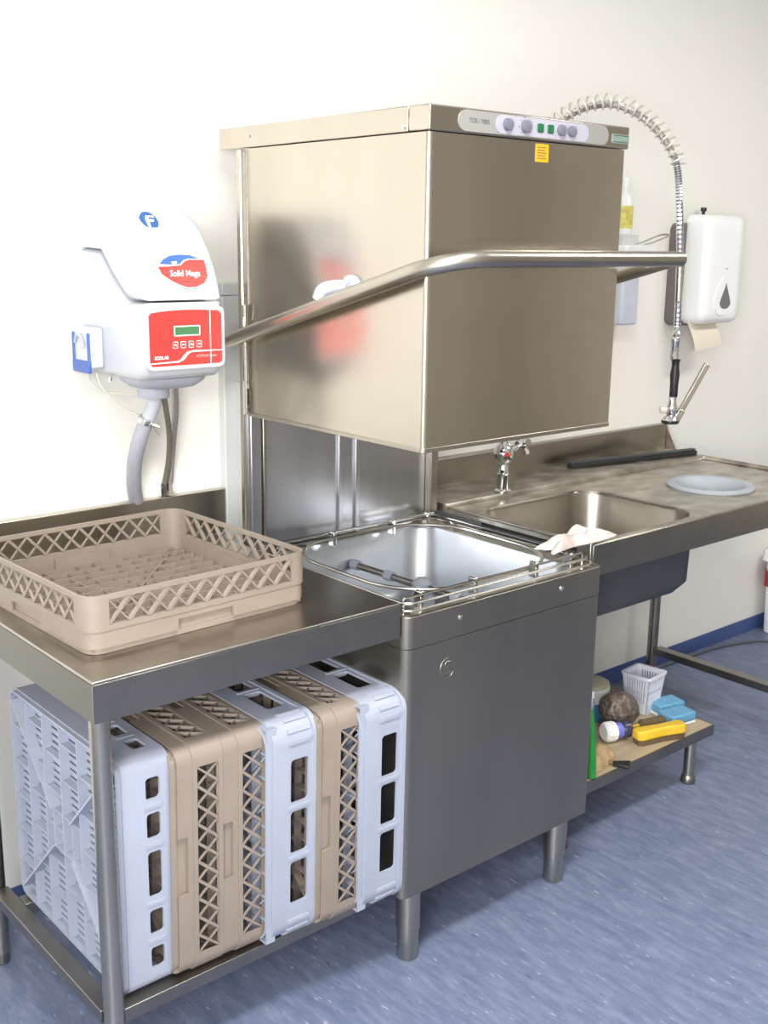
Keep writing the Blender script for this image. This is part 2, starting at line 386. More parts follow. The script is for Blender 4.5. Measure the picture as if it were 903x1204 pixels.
# wire rack guide: double frame, ring, clips
for z, s in ((.897, .020), (.883, .012)):
    MB().tube([(x, y, z) for x, y in rrect(W/2-s, .315-s, .03, W/2, .318, n=5)], .0035, 7, closed=True).build('wire_frame', WIREM, dw)
MB().tube([(x, y, .894) for x, y in rrect(.265, .262, .17, .335, .318, n=9)], .0042, 8, closed=True).build('wire_ring', WIREM, dw)
MB().tube([(.03, .045, .872), (.03, .045, .902), (.033, .045, .905), (W-.033, .045, .905), (W-.03, .045, .902), (W-.03, .045, .872)], .0032, 7).build('slide_rail', WIREM, dw)
MB().tube([(.03, .595, .905), (W-.03, .595, .905)], .0032, 7).build('slide_rail', WIREM, dw)
for y in (.06, .592):
    for x in (.09, .26, .47, .60):
        MB().box(x-.006, x+.006, y-.012, y+.012, .868, .909).build('wire_clip', CHROME, dw, bevel=.003)
for y in (.10, .53):
    for x in (.028, W-.028): MB().lathe([(.007, 0), (.007, .02), (.004, .024)], (x, y, .866), (0,0,1), 10).build('wire_post', CHROME, dw)
for k, (lx, ly) in enumerate(((.066, .05), (.590, .05), (.066, .59), (.590, .59))):
    MB().lathe([(.029, ZB), (.029, .078), (.0265, .076)], (lx, ly, 0), (0,0,1), 22).build('leg', STEEL, dw)
    f = MB().lathe([(.023, 0), (.0265, .006), (.0265, .076)], (lx, ly, 0), (0,0,1), 22).build('leg_foot', STEEL, dw)
# back panel, posts and rear column
MB().box(.032, .672, .654, .664, ZT-.02, 1.30).build('back_panel', PANELS, dw)
for x in (.331, .39): MB().box(x-.007, x+.007, .646, .654, ZT, 1.25).build('guide_strip', PANELS, dw, bevel=.002)
MB().box(.036, .066, .640, .654, ZT, 1.26).build('guide_strip', PANELS, dw, bevel=.002)
MB().box(.073, .083, .640, .654, ZT, 1.26).build('guide_strip', STEEL, dw, bevel=.002)
MB().box(.650, .678, .628, .654, ZT, 1.27).build('corner_post', STEEL, dw, bevel=.003)
MB().box(.062, .20, .801, .829, .2, 1.525).build('rear_column', GREYP, dw, bevel=.003)
MB().box(.060, .20, .797, .829, 1.5255, 1.556).build('rear_column_lid', GREYP, dw, bevel=.002)
MB().box(.10, .60, .69, .80, .2, 1.30).build('rear_housing', GREYP, dw)
MB().box(.023, .0325, .652, .668, .85, 1.874).build('rear_post', HOODS, dw, bevel=.002)
MB().tube([(.022, .643, 1.24), (.022, .643, 1.51)], .0055, 10).build('guide_rod', CHROME, dw)
# hood
H0, H1, HB, HC, HT = .034, .652, 1.238, 1.875, 1.926
hd = MB()
hd.strip(rrect((H1-H0)/2, .3265, .010, (H0+H1)/2, .3235, n=5), .012, HB, HC)
hd.box(H0+.012, H1-.012, .009, .638, HC-.012, HC-.001)
hd.build('hood', HOODS, dw)
MB().strip(rrect((H1-H0)/2+.0015, .328, .0115, (H0+H1)/2, .3235, n=5), .016, HB-.004, HB+.006).build('hood_edge_trim', STEEL, dw, bevel=.001)
c = MB(); c.box(H0-.003, H1+.003, -.007, .055, HC+.002, HT); c.build('hood_cap_front', HOODS, dw, bevel=.003)
c = MB(); c.box(H0-.003, H1+.003, .057, .752, HC+.002, HT); c.build('hood_cap', HOODS, dw, bevel=.002)
MB().lathe([(.005, 0), (.005, .002), (.002, .003)], (H0-.003, .069, HC+.012), (-1,0,0), 8).build('screw', CHROME, dw)
MB().lathe([(.004, 0), (.004, .002), (.002, .003)], (H0-.003, .62, HC+.028), (-1,0,0), 8).build('screw', CHROME, dw)
# control panel
def stadium(x0, x1, z0, z1, y0, y1, R=None, n=8):
    R = R or (z1-z0)/2
    lp = rrect((x1-x0)/2, (z1-z0)/2, R*.999, (x0+x1)/2, (z0+z1)/2, n=n)
    m_ = MB(); m_.prism(lp, lambda a, b: (a, y0, b), lambda a, b: (a, y1, b)); return m_
cp = stadium(.108, .578, 1.881, 1.922, -.0070, -.0092).build('control_panel', PANELG, dw)
stadium(.212, .507, 1.883, 1.920, -.0092, -.0104).build('button_field', PANELW, cp)
for x, r in ((.245, .0125), (.300, .0135), (.412, .0115), (.446, .0115)):
    MB().lathe([(r, 0), (r*.92, .009), (r*.6, .010)], (x, -.0104, 1.902), (0,-1,0), 20).build('selector_knob', GREYK, cp)
    for k in range(7 if r > .013 else 2):
        a = math.radians(-40+45*k); 
        MB().box(x+(r+.005)*math.cos(a)-.0012, x+(r+.005)*math.cos(a)+.0012, -.0110, -.0104, 1.902+(r+.004)*math.sin(a)-.001, 1.902+(r+.004)*math.sin(a)+.001).build('dial_mark', PRINTB, cp)
for x in (.347, .379):
    stadium(x-.0095, x+.0095, 1.893, 1.911, -.0104, -.0130, R=.004).build('green_button', GREENB, cp, bevel=.0008)
text('TOS / 700S', 'model_lettering', .013, PRINTB, cp, front_mw(.137, -.0092, 1.902), sx=.95)
pl = stadium(.593, .652, 1.888, 1.908, -.0070, -.0086, R=.002).build('maker_plate', GREENPL, dw)
for z in (1.905, 1.891): MB().box(.596, .650, -.0092, -.0086, z-.0008, z+.0008).build('plate_line', PRINTB, pl)
st = MB().box(.343, .384, -.0040, -.0032, 1.834, 1.871).build('warning_sticker', YEL, dw)
for k in range(5): MB().box(.348, .377-.004*(k % 2), -.0043, -.0040, 1.841+.0055*k, 1.8425+.0055*k).build('sticker_line', PRINTB, st)
# handle bar: left arm, front bar with a wide bend, mitred right arm
ZH = 1.633
def az(y): return ZH - .272*(y+.11)
pts = [(-.010, .655, az(.655)), (-.010, .0, az(.0)), (-.009, -.03, az(-.03)+.001)]
pts = [(-.010, .66, az(.66)), (-.010, .35, az(.35)), (-.010, .04, az(.04))] + \
      [(.09-.10*math.cos(a), .0-.11*math.sin(a), az(.0-.11*math.sin(a))) for a in [math.radians(9*i) for i in range(1, 11)]] + \
      [(.3, -.11, ZH), (.742, -.11, ZH)]
hb = MB().tube(pts, .0175, 16).build('handle_bar', STEEL, dw, angle=40)
MB().tube([(.727, -.108, ZH), (.727, .25, az(.25)), (.727, .655, az(.655))], .0165, 16).build('handle_side_arm', STEEL, dw)
MB().tube([(-.010, .655, az(.655)), (.034, .655, az(.655))], .012, 12).build('handle_pivot', STEEL, dw)
MB().tube([(.652, .60, az(.60)), (.727, .60, az(.60))], .012, 12).build('handle_pivot', STEEL, dw)
by = .25; bz = az(by)
br = MB(); br.lathe([(.028, 0), (.028, .012), (.02, .018)], (.0335, by-.02, bz+.03), (-1,0,0), 18)
br.tube(smooth_path([(.022, by-.02, bz+.03), (.012, by+.01, bz+.032), (-.006, by+.035, bz+.024), (-.010, by+.045, bz+.004)], 4), .016, 12)
br.build('handle_bracket', GREYC, dw)

# ------------------------------------------------------------------ rack table (left)
TZ = .910; TX0 = -.720
tb = thing('rack_table', 'stainless side table with backsplash left of the dishwasher', 'table', (TX0, .015, 0))
def off(o): return o   # children of tb are modelled in world space below
def W2(root, mb): return mb.xf(Matrix.Translation(-Vector(root.location)))
w = MB(); w.box(TX0, -.004, .015, .80, TZ-.006, TZ)
W2(tb, w).build('worktop', TOPST, tb, bevel=.002)
w = MB(); w.box(TX0, -.004, .0152, .0185, TZ-.079, TZ-.0062); w.box(-.007, -.004, .0185, .70, TZ-.079, TZ-.0062)
W2(tb, w).build('apron', APRON, tb, bevel=.0006)
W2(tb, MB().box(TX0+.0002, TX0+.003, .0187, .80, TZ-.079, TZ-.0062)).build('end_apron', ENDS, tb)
w = MB(); w.box(TX0, .058, .80, .829, TZ-.012, 1.017)
W2(tb, w).build('backsplash', STEEL, tb, bevel=.002)
for ly in (.062, .640):
    W2(tb, MB().lathe([(.0195, .03), (.0195, TZ-.0065)], (-.688, ly, 0), (0,0,1), 20)).build('leg', STEEL, tb)
    W2(tb, MB().lathe([(.014, 0), (.017, .004), (.017, .029)], (-.688, ly, 0), (0,0,1), 16)).build('leg_foot', FRAMEM, tb)
RZ = .204
W2(tb, MB().box(-.706, -.670, .083, .619, RZ-.028, RZ)).build('crossbar', FRAMEM, tb, bevel=.0015)
W2(tb, MB().box(-.667, -.002, .058, .098, RZ-.030, RZ)).build('front_rail', FRAMEM, tb, bevel=.0015)
W2(tb, MB().box(-.669, -.002, .52, .56, RZ-.030, RZ)).build('back_rail', FRAMEM, tb, bevel=.0015)

# ------------------------------------------------------------------ dish racks
def side_map(k, half, t0=0.0):
    c, s = [(1,0),(0,1),(-1,0),(0,-1)][k]
    # u along the side, v up, w inwards; side k=0 is -Y side
    def f(u, v, w):
        x, y = u, -(half-t0)+w
        return (x*c - y*s, x*s + y*c, v)
    return f
HALF = .250
def rack_root(label, group, cat='rack'):
    return thing('dish_rack', label, cat, (0,0,0), (0,0,0), group)
def tan_rack(label, group):
    root = rack_root(label, group); H = .115; N = 10; A = .205
    fr = MB(); e = (-.062, -.060, .060, .062)
    fr.strip(rrect(HALF-.008, HALF-.008, .030, n=6), .004, 0, .0125)
    ex = [-.062, -.060, .060, .062]
    fr.strip(rrect(HALF-.002, HALF-.002, .034, n=6, extra=[-.0625, -.0615, .0615, .0625]),
             .0045, lambda p: (.034 if min(abs(p.x), abs(p.y)) < .062 else .012), .046)
    fr.strip(rrect(HALF, HALF, .034, n=6), .0055, .046, .056)
    fr.strip(rrect(HALF, HALF, .034, n=6), .0055, .105, H)
    lp = rrect(HALF, HALF, .034, n=6)
    for q in range(4):
        arc = lp[q*7:(q+1)*7]
        a0 = Vector(arc[0]); a1 = Vector(arc[-1])
        d0 = [(0,-1),(1,0),(0,1),(-1,0)][q]; d1 = [(-1,0),(0,-1),(1,0),(0,1)][q]
        s0 = a0 + Vector(d0)*(HALF-.034-A); s1 = a1 + Vector(d1)*(HALF-.034-A)
        fr.strip([tuple(s0)]+arc+[tuple(s1)], .0045, .056, .105, closed=False)
    fr.build('frame', TAN, root, angle=40)
    lat = MB(); mp = side_map(0, HALF, 0); cw = 2*A/N; v0, v1 = .056, .105
    for i in range(N):
        for sgn in (1, -1):
            u0 = -A+i*cw; u1 = u0+cw
            a = Vector((u0 if sgn > 0 else u1, v0)); b = Vector((u1 if sgn > 0 else u0, v1))
            d = (b-a).normalized(); nrm = Vector((-d.y, d.x))*(.0036 if sgn > 0 else .0022)
            dep = (.0004, .0075) if sgn > 0 else (.0012, .005)
            vs = []
            for w_ in dep:
                for p in (a-nrm, b-nrm, b+nrm, a+nrm): vs.append(mp(min(max(p.x, -A), A), min(max(p.y, v0), v1), w_))
            lat.add(vs, [(0,3,2,1),(4,5,6,7),(0,1,5,4),(1,2,6,5),(2,3,7,6),(3,0,4,7)])
    me = lat.mesh('lattice_panel', TAN)
    for k in range(4):
        o = bpy.data.objects.new('lattice_panel', me); COL.objects.link(o); o.parent = root; o.rotation_euler = (0, 0, k*math.pi/2)
    hm = MB().box(-.066, .066, -HALF+.010, -HALF+.0125, .0126, .045).mesh('handle_recess', TAN)
    for k in range(4):
        o = bpy.data.objects.new('handle_recess', hm); COL.objects.link(o); o.parent = root; o.rotation_euler = (0, 0, k*math.pi/2)
    bg_ = MB(); n = 12; cs = .472/n
    for i in range(n+1):
        p = -.236+i*cs
        bg_.box(-.236, .236, p-.0011, p+.0011, .003, .022)
    for i in range(n):       # cross ribs staggered row by row
        for j in range(n):
            x = -.236 + (j + (.5 if (i//2) % 2 else .12))*cs
            if i % 2 == 0 or (i+j) % 3: bg_.box(x-.0011, x+.0011, -.236+i*cs+.0011, -.236+(i+1)*cs-.0011, .003, .020)
    for sg in (1, -1):
        for ofs in (0,):
            l = .32 - abs(ofs)*.9
            bg_.obox((ofs*.5, -sg*ofs*.5, .012), Vector((1, sg, 0))*l*.62, Vector((-sg, 1, 0))*.0011, (0, 0, .0085))
    bg_.build('base_grid', TAN, root)
    return root
def ribbed_corners(fr, z0, z1, R, A):
    lp = rrect(HALF, HALF, R, n=6)
    for q in range(4):
        arc = lp[q*7:(q+1)*7]
        d0 = [(0,-1),(1,0),(0,1),(-1,0)][q]; d1 = [(-1,0),(0,-1),(1,0),(0,1)][q]
        s0 = Vector(arc[0]) + Vector(d0)*(HALF-R-A); s1 = Vector(arc[-1]) + Vector(d1)*(HALF-R-A)
        path = [tuple(s0)]+arc+[tuple(s1)]
        fr.strip(path, .005, z0, z1, closed=False)
        cen = Vector((0, 0))
        for k in (0, 2, 4, 6):
            p = Vector(arc[k]); a = (q + k/6)*math.pi/2; nrm = Vector((math.cos(a), math.sin(a))); tg = Vector((-nrm.y, nrm.x))
            fr.obox((*(p+nrm*.001), (z0+z1)/2), (*(nrm*.003), 0), (*(tg*.004), 0), (0, 0, (z1-z0)/2))
def window_panels(root, m, wins, A, z0, z1, hz0, hz1, t=.005, rad=.008):
    pn = MB(); mp = side_map(0, HALF, 0); edges = [-A] + [ (wins[i][1]+wins[i+1][0])/2 for i in range(len(wins)-1)] + [A]
    for i, (a, b) in enumerate(wins):
        pn.cell((edges[i], edges[i+1], z0, z1), (a, b, hz0, hz1), rad, t, mp)
        if i: pn.rect((edges[i]-.0035, edges[i]+.0035, z0, z1), t+.012, lambda u, v, w: mp(u, v, w-.003))
    me = pn.mesh('window_panel', m)
    for k in range(4):
        o = bpy.data.objects.new('window_panel', me); COL.objects.link(o); o.parent = root; o.rotation_euler = (0, 0, k*math.pi/2)
def white_rack(label, group):
    root = rack_root(label, group); H = .124; R = .045; A = .175
    fr = MB()
    fr.strip(rrect(HALF-.006, HALF-.006, R, n=6), .004, 0, .018)
    fr.strip(rrect(HALF, HALF, R, n=6), .005, .014, .052)
    fr.strip(rrect(HALF, HALF, R, n=6), .006, .108, H)
    fr.strip(rrect(HALF+.004, HALF+.004, R, n=6), .005, .113, H)
    ribbed_corners(fr, .052, .108, R, A)
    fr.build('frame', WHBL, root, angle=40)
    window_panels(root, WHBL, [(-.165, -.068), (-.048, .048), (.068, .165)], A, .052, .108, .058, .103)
    b = MB(); n = 9; cs = .484/n
    for i in range(n+1):
        p = -.242+i*cs
        b.box(-.242, .242, p-.0015, p+.0015, .002, .024); b.box(p-.0015, p+.0015, -.242, .242, .002, .024)
    for i in range(n):
        for j in range(n):
            if (i+j) % 2: b.obox((-.242+(i+.5)*cs, -.242+(j+.5)*cs, .010), (cs*.5, cs*.5*(1 if i % 2 else -1), 0), (-.0012, .0012, 0), (0, 0, .009))
    b.build('base_grid', WHBL, root)
    return root
def glass_rack(label, group):
    root = rack_root(label, group); H = .112; R = .026; A = .215
    fr = MB()
    fr.strip(rrect(HALF-.003, HALF-.003, R, n=6), .004, 0, .012)
    fr.strip(rrect(HALF, HALF, R, n=6), .005, .010, .056)
    fr.strip(rrect(HALF, HALF, R, n=6), .006, .094, H)
    lp = rrect(HALF, HALF, R, n=6)
    for q in range(4):
        arc = lp[q*7:(q+1)*7]
        d0 = [(0,-1),(1,0),(0,1),(-1,0)][q]; d1 = [(-1,0),(0,-1),(1,0),(0,1)][q]
        s0 = Vector(arc[0]) + Vector(d0)*(HALF-R-A); s1 = Vector(arc[-1]) + Vector(d1)*(HALF-R-A)
        fr.strip([tuple(s0)]+arc+[tuple(s1)], .005, .056, .094, closed=False)
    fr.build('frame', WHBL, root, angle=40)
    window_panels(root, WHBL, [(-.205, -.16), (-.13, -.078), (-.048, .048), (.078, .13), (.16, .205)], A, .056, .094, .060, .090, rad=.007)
    b = MB(); n = 6; cs = .488/n
    for i in range(1, n):
        p = -.244+i*cs
        b.box(-.244, .244, p-.0018, p+.0018, .000, .022)     # main ribs, upright in the stack
    for i in range(n):
        for j in range(1, n):
            k = -.244+j*cs + (cs*.5 if i % 2 else 0)
            if k < .236: b.box(k-.0016, k+.0016, -.244+i*cs+.0018, -.244+(i+1)*cs-.0018, .003, .0185)
    b.build('base_grid', WHBL, root)
    m_ = 30; ds = .488/m_; f = MB()
    for i in range(m_):
        p = -.244+(i+.5)*ds
        f.box(p-.0050, p+.0050, -.244, .244, .0190, .0225)
    f.build('fine_slats', WHBL, root)['kind'] = 'stuff'
    d = MB()
    for a in (45, 135, 225, 315):
        v = Vector((math.cos(math.radians(a)), math.sin(math.radians(a)), 0)); nrm = Vector((-v.y, v.x, 0))
        d.obox(v*.19+Vector((0, 0, .006)), v*.13, nrm*.0022, (0, 0, .012))
    d.strip(rrect(.045, .045, .004, n=1), .003, -.0005, .030)
    d.build('diagonal_ribs', WHBL, root)
    return root

# stand a rack on its edge: local x -> up, local z (open side) -> +X
STAND = Matrix(((0, 0, 1), (0, -1, 0), (1, 0, 0)))
def stand(x0, yf, lean):
    R3 = Matrix.Rotation(math.radians(lean), 3, 'Y')
    p = Vector((x0, yf+HALF, RZ+.0015)) + R3 @ Vector((0, 0, HALF+.001))
    return p, (R3 @ STAND).to_euler()
tr = tan_rack('tan open lattice dish rack lying flat on the steel side table', 'tan lattice dish racks')
RR = .035; cR = Vector((-.675, .121, TZ+.0008)) + Matrix.Rotation(RR, 3, 'Z') @ Vector((.26, .261, 0))
tr.scale = (1.04, 1.045, 1.0); tr.location = cR; tr.rotation_euler = (0, 0, RR)
LEAN = 1.0
for x0, yf, lab in ((-.553, .060, 'tan dish rack standing on edge right behind the white glass rack'),
                    (-.450, .056, 'middle tan dish rack on edge, between another tan rack and a bluish white one'),
                    (-.228, .018, 'tan dish rack on edge sandwiched between two bluish white racks')):
    p, e = stand(x0, yf, LEAN); dup(tr, lab, p, e)
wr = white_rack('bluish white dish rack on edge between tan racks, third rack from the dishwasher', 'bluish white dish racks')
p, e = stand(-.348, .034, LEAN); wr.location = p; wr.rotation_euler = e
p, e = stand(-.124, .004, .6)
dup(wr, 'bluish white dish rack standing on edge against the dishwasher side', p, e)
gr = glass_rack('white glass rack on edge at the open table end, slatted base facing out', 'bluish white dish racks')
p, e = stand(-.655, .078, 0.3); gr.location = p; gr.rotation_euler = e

# ------------------------------------------------------------------ sink counter (right)
KZ = .907; KX0, KX1 = .690, 2.0
sk = thing('sink_counter', 'stainless counter with sink bowl and backsplash right of the dishwasher', 'counter', (KX0, .054, 0))
w = MB(); mp = lambda u, v, q: (u, v, KZ-q)
BX0, BX1, BY0, BY1 = .722, 1.248, .098, .535
w.cell((KX0, 1.36, .060, .60), (BX0, BX1, BY0, BY1), .105, .012, mp)
w.cell((1.36, KX1-.006, .060, .60), (1.587-.105, 1.587+.105, .304-.105, .304+.105), .1045, .012, mp)
W2(sk, w).build('worktop', STAINED, sk, angle=30)
w = MB(); w.box(KX0, KX1, .054, .060, KZ-.080, KZ+.006); w.box(KX0, KX1, .060, .067, KZ, KZ+.006)
W2(sk, w).build('front_apron', APRON, sk, bevel=.0025)
w = MB(); w.box(KX1-.006, KX1, .060, .80, KZ-.08, KZ+.012); w.box(KX1-.022, KX1-.006, .067, .60, KZ, KZ+.008)
W2(sk, w).build('end_rim', STAINED, sk, bevel=.002)
w = MB(); w.box(KX0, KX0+.006, .067, .60, KZ, KZ+.007); w.box(KX0-.012, KX0, .054, .10, KZ-.075, KZ+.012)
W2(sk, w).build('left_rim', TOPST, sk, bevel=.002)
w = MB(); w.prism([(.598, KZ), (.606, KZ+.013), (.80, KZ+.013), (.80, KZ-.012), (.598, KZ-.012)], lambda a, b: (KX0, a, b), lambda a, b: (KX1-.006, a, b))
W2(sk, w).build('back_ledge', STAINED, sk)
w = MB(); w.prism([(.80, KZ+.013), (.800, 1.003), (.803, 1.007), (.829, 1.007), (.829, KZ-.05), (.80, KZ-.05)], lambda a, b: (KX0, a, b), lambda a, b: (KX1+.035, a, b))
w.prism([(.80, KZ), (.80, 1.005), (.752, KZ+.013), (.745, KZ)], lambda a, b: (KX1+.0305, a, b), lambda a, b: (KX1+.035, a, b))
w.box(KX1, KX1+.035, .75, .80, KZ-.01, KZ+.012)
W2(sk, w).build('backsplash', BOWLM, sk, bevel=.0015)
cx, cy = (BX0+BX1)/2, (BY0+BY1)/2; hx, hy = (BX1-BX0)/2, (BY1-BY0)/2
L = [at_z(rrect(hx-s, hy-s, R, cx, cy, n=8), z) for z, s, R in ((KZ+.0005, -.004, .109), (KZ-.002, 0, .105), (KZ-.012, .004, .10), (KZ-.19, .014, .09), (KZ-.215, .03, .075), (KZ-.222, .06, .05))]
W2(sk, MB().loft(L)).build('bowl', BOWLM, sk, angle=50)
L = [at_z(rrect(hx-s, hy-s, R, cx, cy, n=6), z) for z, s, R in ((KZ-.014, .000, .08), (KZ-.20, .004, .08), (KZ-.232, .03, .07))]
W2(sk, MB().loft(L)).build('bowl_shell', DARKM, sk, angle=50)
W2(sk, MB().lathe([(.03, 0), (.03, .003), (.01, .001)], (cx, cy, KZ-.2215), (0,0,1), 18)).build('drain', CHROME, sk)
for ly in (.745, .115):
    W2(sk, MB().lathe([(.020, .0), (.020, KZ-.0125)], (1.962, ly, 0), (0,0,1), 20)).build('leg', FRAMEM if ly > .2 else STEEL, sk)
W2(sk, MB().box(1.945, 1.985, .137, .724, .118, .146)).build('crossbar', FRAMEM, sk, bevel=.0015)

r = thing('scrap_ring', 'pale grey rubber scrap ring set in the counter beyond the sink bowl', 'ring', (1.587, .304, KZ))
MB().lathe([(.100, -.004), (.138, .0008), (.139, .007), (.130, .012), (.112, .010), (.094, -.008), (.086, -.030), (.086, -.034), (.098, -.034), (.100, -.004)], n=40, caps=False).build('rubber_ring', RINGM, r)
MB().lathe([(.0855, -.040), (.0855, -.030), (.05, -.024), (.026, -.020), (.022, -.008), (.012, -.006)], n=28).build('plug', RINGM, r)

b = MB(); A_ = Vector((1.405, .742, 0)); B_ = Vector((1.985, .640, 0)); dd = (B_-A_).normalized(); nr = Vector((-dd.y, dd.x, 0)); L_ = (B_-A_).length/2
bt = thing('black_strip', 'long black rubber squeegee strip lying on the ledge behind the sink', 'squeegee', (A_+B_)/2 + Vector((0, 0, KZ+.0135)))
MB().obox((0, 0, .0065), dd*L_, nr*.016, (0, 0, .0065)).build('rubber_blade', BLACK, bt, bevel=.002)
MB().obox((0, 0, .017), dd*L_*.99, nr*.010, (0, 0, .004)).build('backing_bar', mat('dark_grey_bar', (.05, .055, .065), .45, var=.3), bt, bevel=.0015)
# crumpled cloth on the counter corner
def crumple(name, m, cx, cy, cz, hx, hy, h, rot, seed, n=26):
    rnd = random.Random(seed); ph = [rnd.uniform(0, 6.28) for _ in range(8)]
    vs = []; fs = []
    for layer in (0, 1):
        for i in range(n+1):
            for j in range(n+1):
                u = -1+2*i/n; v = -1+2*j/n
                e = max(0.0, 1-abs(u)**3)*max(0.0, 1-abs(v)**3)
                f = .55+.20*math.sin(4*u+ph[0]+2*v)+.15*math.sin(5*v+ph[1]-3*u)+.12*math.sin(8*u+ph[2]-2*v)+.14*math.sin(11*u+5*v+ph[3])
                wob = 1+.10*math.sin(4*math.atan2(v, u)+ph[4])+.06*math.sin(7*math.atan2(v, u)+ph[5])
                x = u*hx*wob; y = v*hy*wob*(1+.25*math.sin(2.5*u+ph[6]))
                z = (h*min(1.0, 1.6*e)**.7*max(.2, f)+.003*(1-e) if layer else 0.0)
                vs.append((cx+x*math.cos(rot)-y*math.sin(rot), cy+x*math.sin(rot)+y*math.cos(rot), cz+z))
    k = (n+1)**2
    for i in range(n):
        for j in range(n):
            a = i*(n+1)+j; fs.append((a, a+1, a+n+2, a+n+1)); fs.append((k+a, k+a+n+1, k+a+n+2, k+a+1))
    border = [i for i in range(n)] + [i*(n+1)+n for i in range(n)] + [n*(n+1)+n-i for i in range(n)] + [(n-i)*(n+1) for i in range(n)]
    for i in range(len(border)):
        a, b2 = border[i], border[(i+1) % len(border)]; fs.append((a, b2, k+b2, k+a))
    me = MB().add(vs, fs)
    return me
cl = crumple('cloth', CLOTHM, 0, 0, 0, .122, .036, .030, 0, 5).build('damp_cloth', CLOTHM, angle=60)
cl.location = (.655, .092, KZ+.0135); cl.rotation_euler = (0, 0, .12)
tag(cl, 'crumpled white damp cloth on the near left corner of the sink counter', 'cloth')

# ------------------------------------------------------------------ pre-rinse spray tap
TP = Vector((.95, .625, KZ+.0135)); DD = Vector((.777, -.630, 0))
tp = thing('spray_tap', 'chrome pre-rinse tap with sprung hose arching over the sink', 'tap', TP)
def q(d, z): return DD*d + Vector((0, 0, z-TP.z))
MB().lathe([(.028, 0), (.028, .004), (.019, .010), (.017, .05), (.020, .056), (.016, .062), (.0155, .09)], n=20).build('tap_base', CHROME, tp)
MB().lathe([(.016, .086), (.026, .096), (.031, .112), (.031, .124), (.026, .139), (.015, .150), (.013, .20)], n=24).build('mixer_body', CHROME, tp)
MB().lathe([(.008, 0), (.007, .003), (.003, .004)], (-.0155, -.0275, .120), (-.5, -.86, .1), 12).build('red_dot', RED, tp)
kn = MB(); kn.tube([(.024, 0, .118), (.062, -.004, .135)], .008, 12)
kn.build('valve_stem', CHROME, tp)
kd = Vector((.92, -.1, .38)).normalized(); kc = Vector((.075, -.005, .142)); a1 = kd.orthogonal().normalized(); a2 = kd.cross(a1)
kn = MB(); kn.lathe([(.016, -.016), (.020, 0), (.016, .016)], kc, kd, 14)
for i in range(4):
    v = a1*math.cos(i*math.pi/2+.4)+a2*math.sin(i*math.pi/2+.4)
    kn.tube([kc+v*.008, kc+v*.036], .0105, 10)
kn.build('cross_handle', CHROME, tp)
MB().tube([(0, 0, .19), q(0, 1.70)], .010, 14).build('riser_pipe', CHROME, tp)
hp = [(0, 1.69), (.004, 1.78), (.022, 1.87), (.066, 1.955), (.135, 2.012), (.194, 2.043), (.266, 2.055), (.328, 2.038), (.391, 1.999), (.444, 1.942), (.472, 1.885), (.486, 1.79), (.499, 1.637), (.506, 1.441), (.504, 1.385)]
path = smooth_path([q(*p) for p in hp], 24)
rad = [.0098 + (.0016 if i % 2 else 0) for i in range(len(path))]
MB().tube(path, rad, 10).build('metal_hose', CHROME, tp, angle=20)
# spring: coil round the hose, sitting outwards of the arch
i_end = 10*24; sub = path[:i_end]
acc = [0.0]
for i in range(1, len(sub)): acc.append(acc[-1]+(sub[i]-sub[i-1]).length)
Ltot = acc[-1]; turns = int(Ltot/.0235); hel = []; side = DD.cross(Vector((0, 0, 1)))
for s_ in range(turns*14+1):
    L_ = Ltot*s_/(turns*14); i = min(range(len(acc)-1), key=lambda k: abs(acc[k]-L_)); i = min(i, len(sub)-2)
    tg = (sub[i+1]-sub[i]).normalized(); f = (L_-acc[i]); p0 = sub[i]+tg*f; outw = side.cross(tg).normalized()
    if outw.z < 0 and i > 30: outw = -outw
    if i <= 30: outw = -DD
    a = 2*math.pi*s_/14
    hel.append(p0 + outw*(.008+.021*math.cos(a)) + side*.021*math.sin(a))
MB().tube(hel, .0031, 6).build('coil_spring', SPRINGM, tp)
MB().lathe([(.011, 0), (.014, .004), (.014, .05), (.016, .055), (.016, .062), (.012, .068)], q(.504, 1.33), (0,0,1), 18).build('ferrule', CHROME, tp)
gb = q(.510, 1.215)
MB().lathe([(.010, 0), (.0125, .006), (.0125, .04), (.0145, .07), (.011, .095), (.0115, .108), (.015, .116)], gb, (0,0,1), 18).build('grip', BLACK, tp)
hdv = Vector((.02, 0, 1))
MB().lathe([(.011, 0), (.016, .008), (.016, .03), (.012, .044), (.012, .060)], q(.508, 1.158), (0,0,1), 18).build('spray_valve', CHROME, tp)
MB().lathe([(.024, 0), (.027, .004), (.027, .010), (.020, .018), (.011, .024)], q(.506, 1.136), (0,0,1), 22).build('spray_face', BLACK, tp)
MB().lathe([(.0268, 0), (.021, .010), (.012, .016)], q(.506, 1.1465), (0,0,1), 22).build('spray_head', CHROME, tp)
lv = MB(); v0 = q(.524, 1.150); v1 = q(.606, 1.318); dl = (v1-v0).normalized()
lv.obox((v0+v1)/2, (v1-v0)/2, side*.009, dl.cross(side)*.008)
lv.obox(v0+dl*.012, dl*.02, side*.012, dl.cross(side)*.010)
lv.build('trigger_lever', STEEL, tp, bevel=.002)
MB().lathe([(.011, 0), (.011, .02)], q(.492, 1.178), tuple(-DD), 14).build('spray_pivot', SPRINGM, tp)

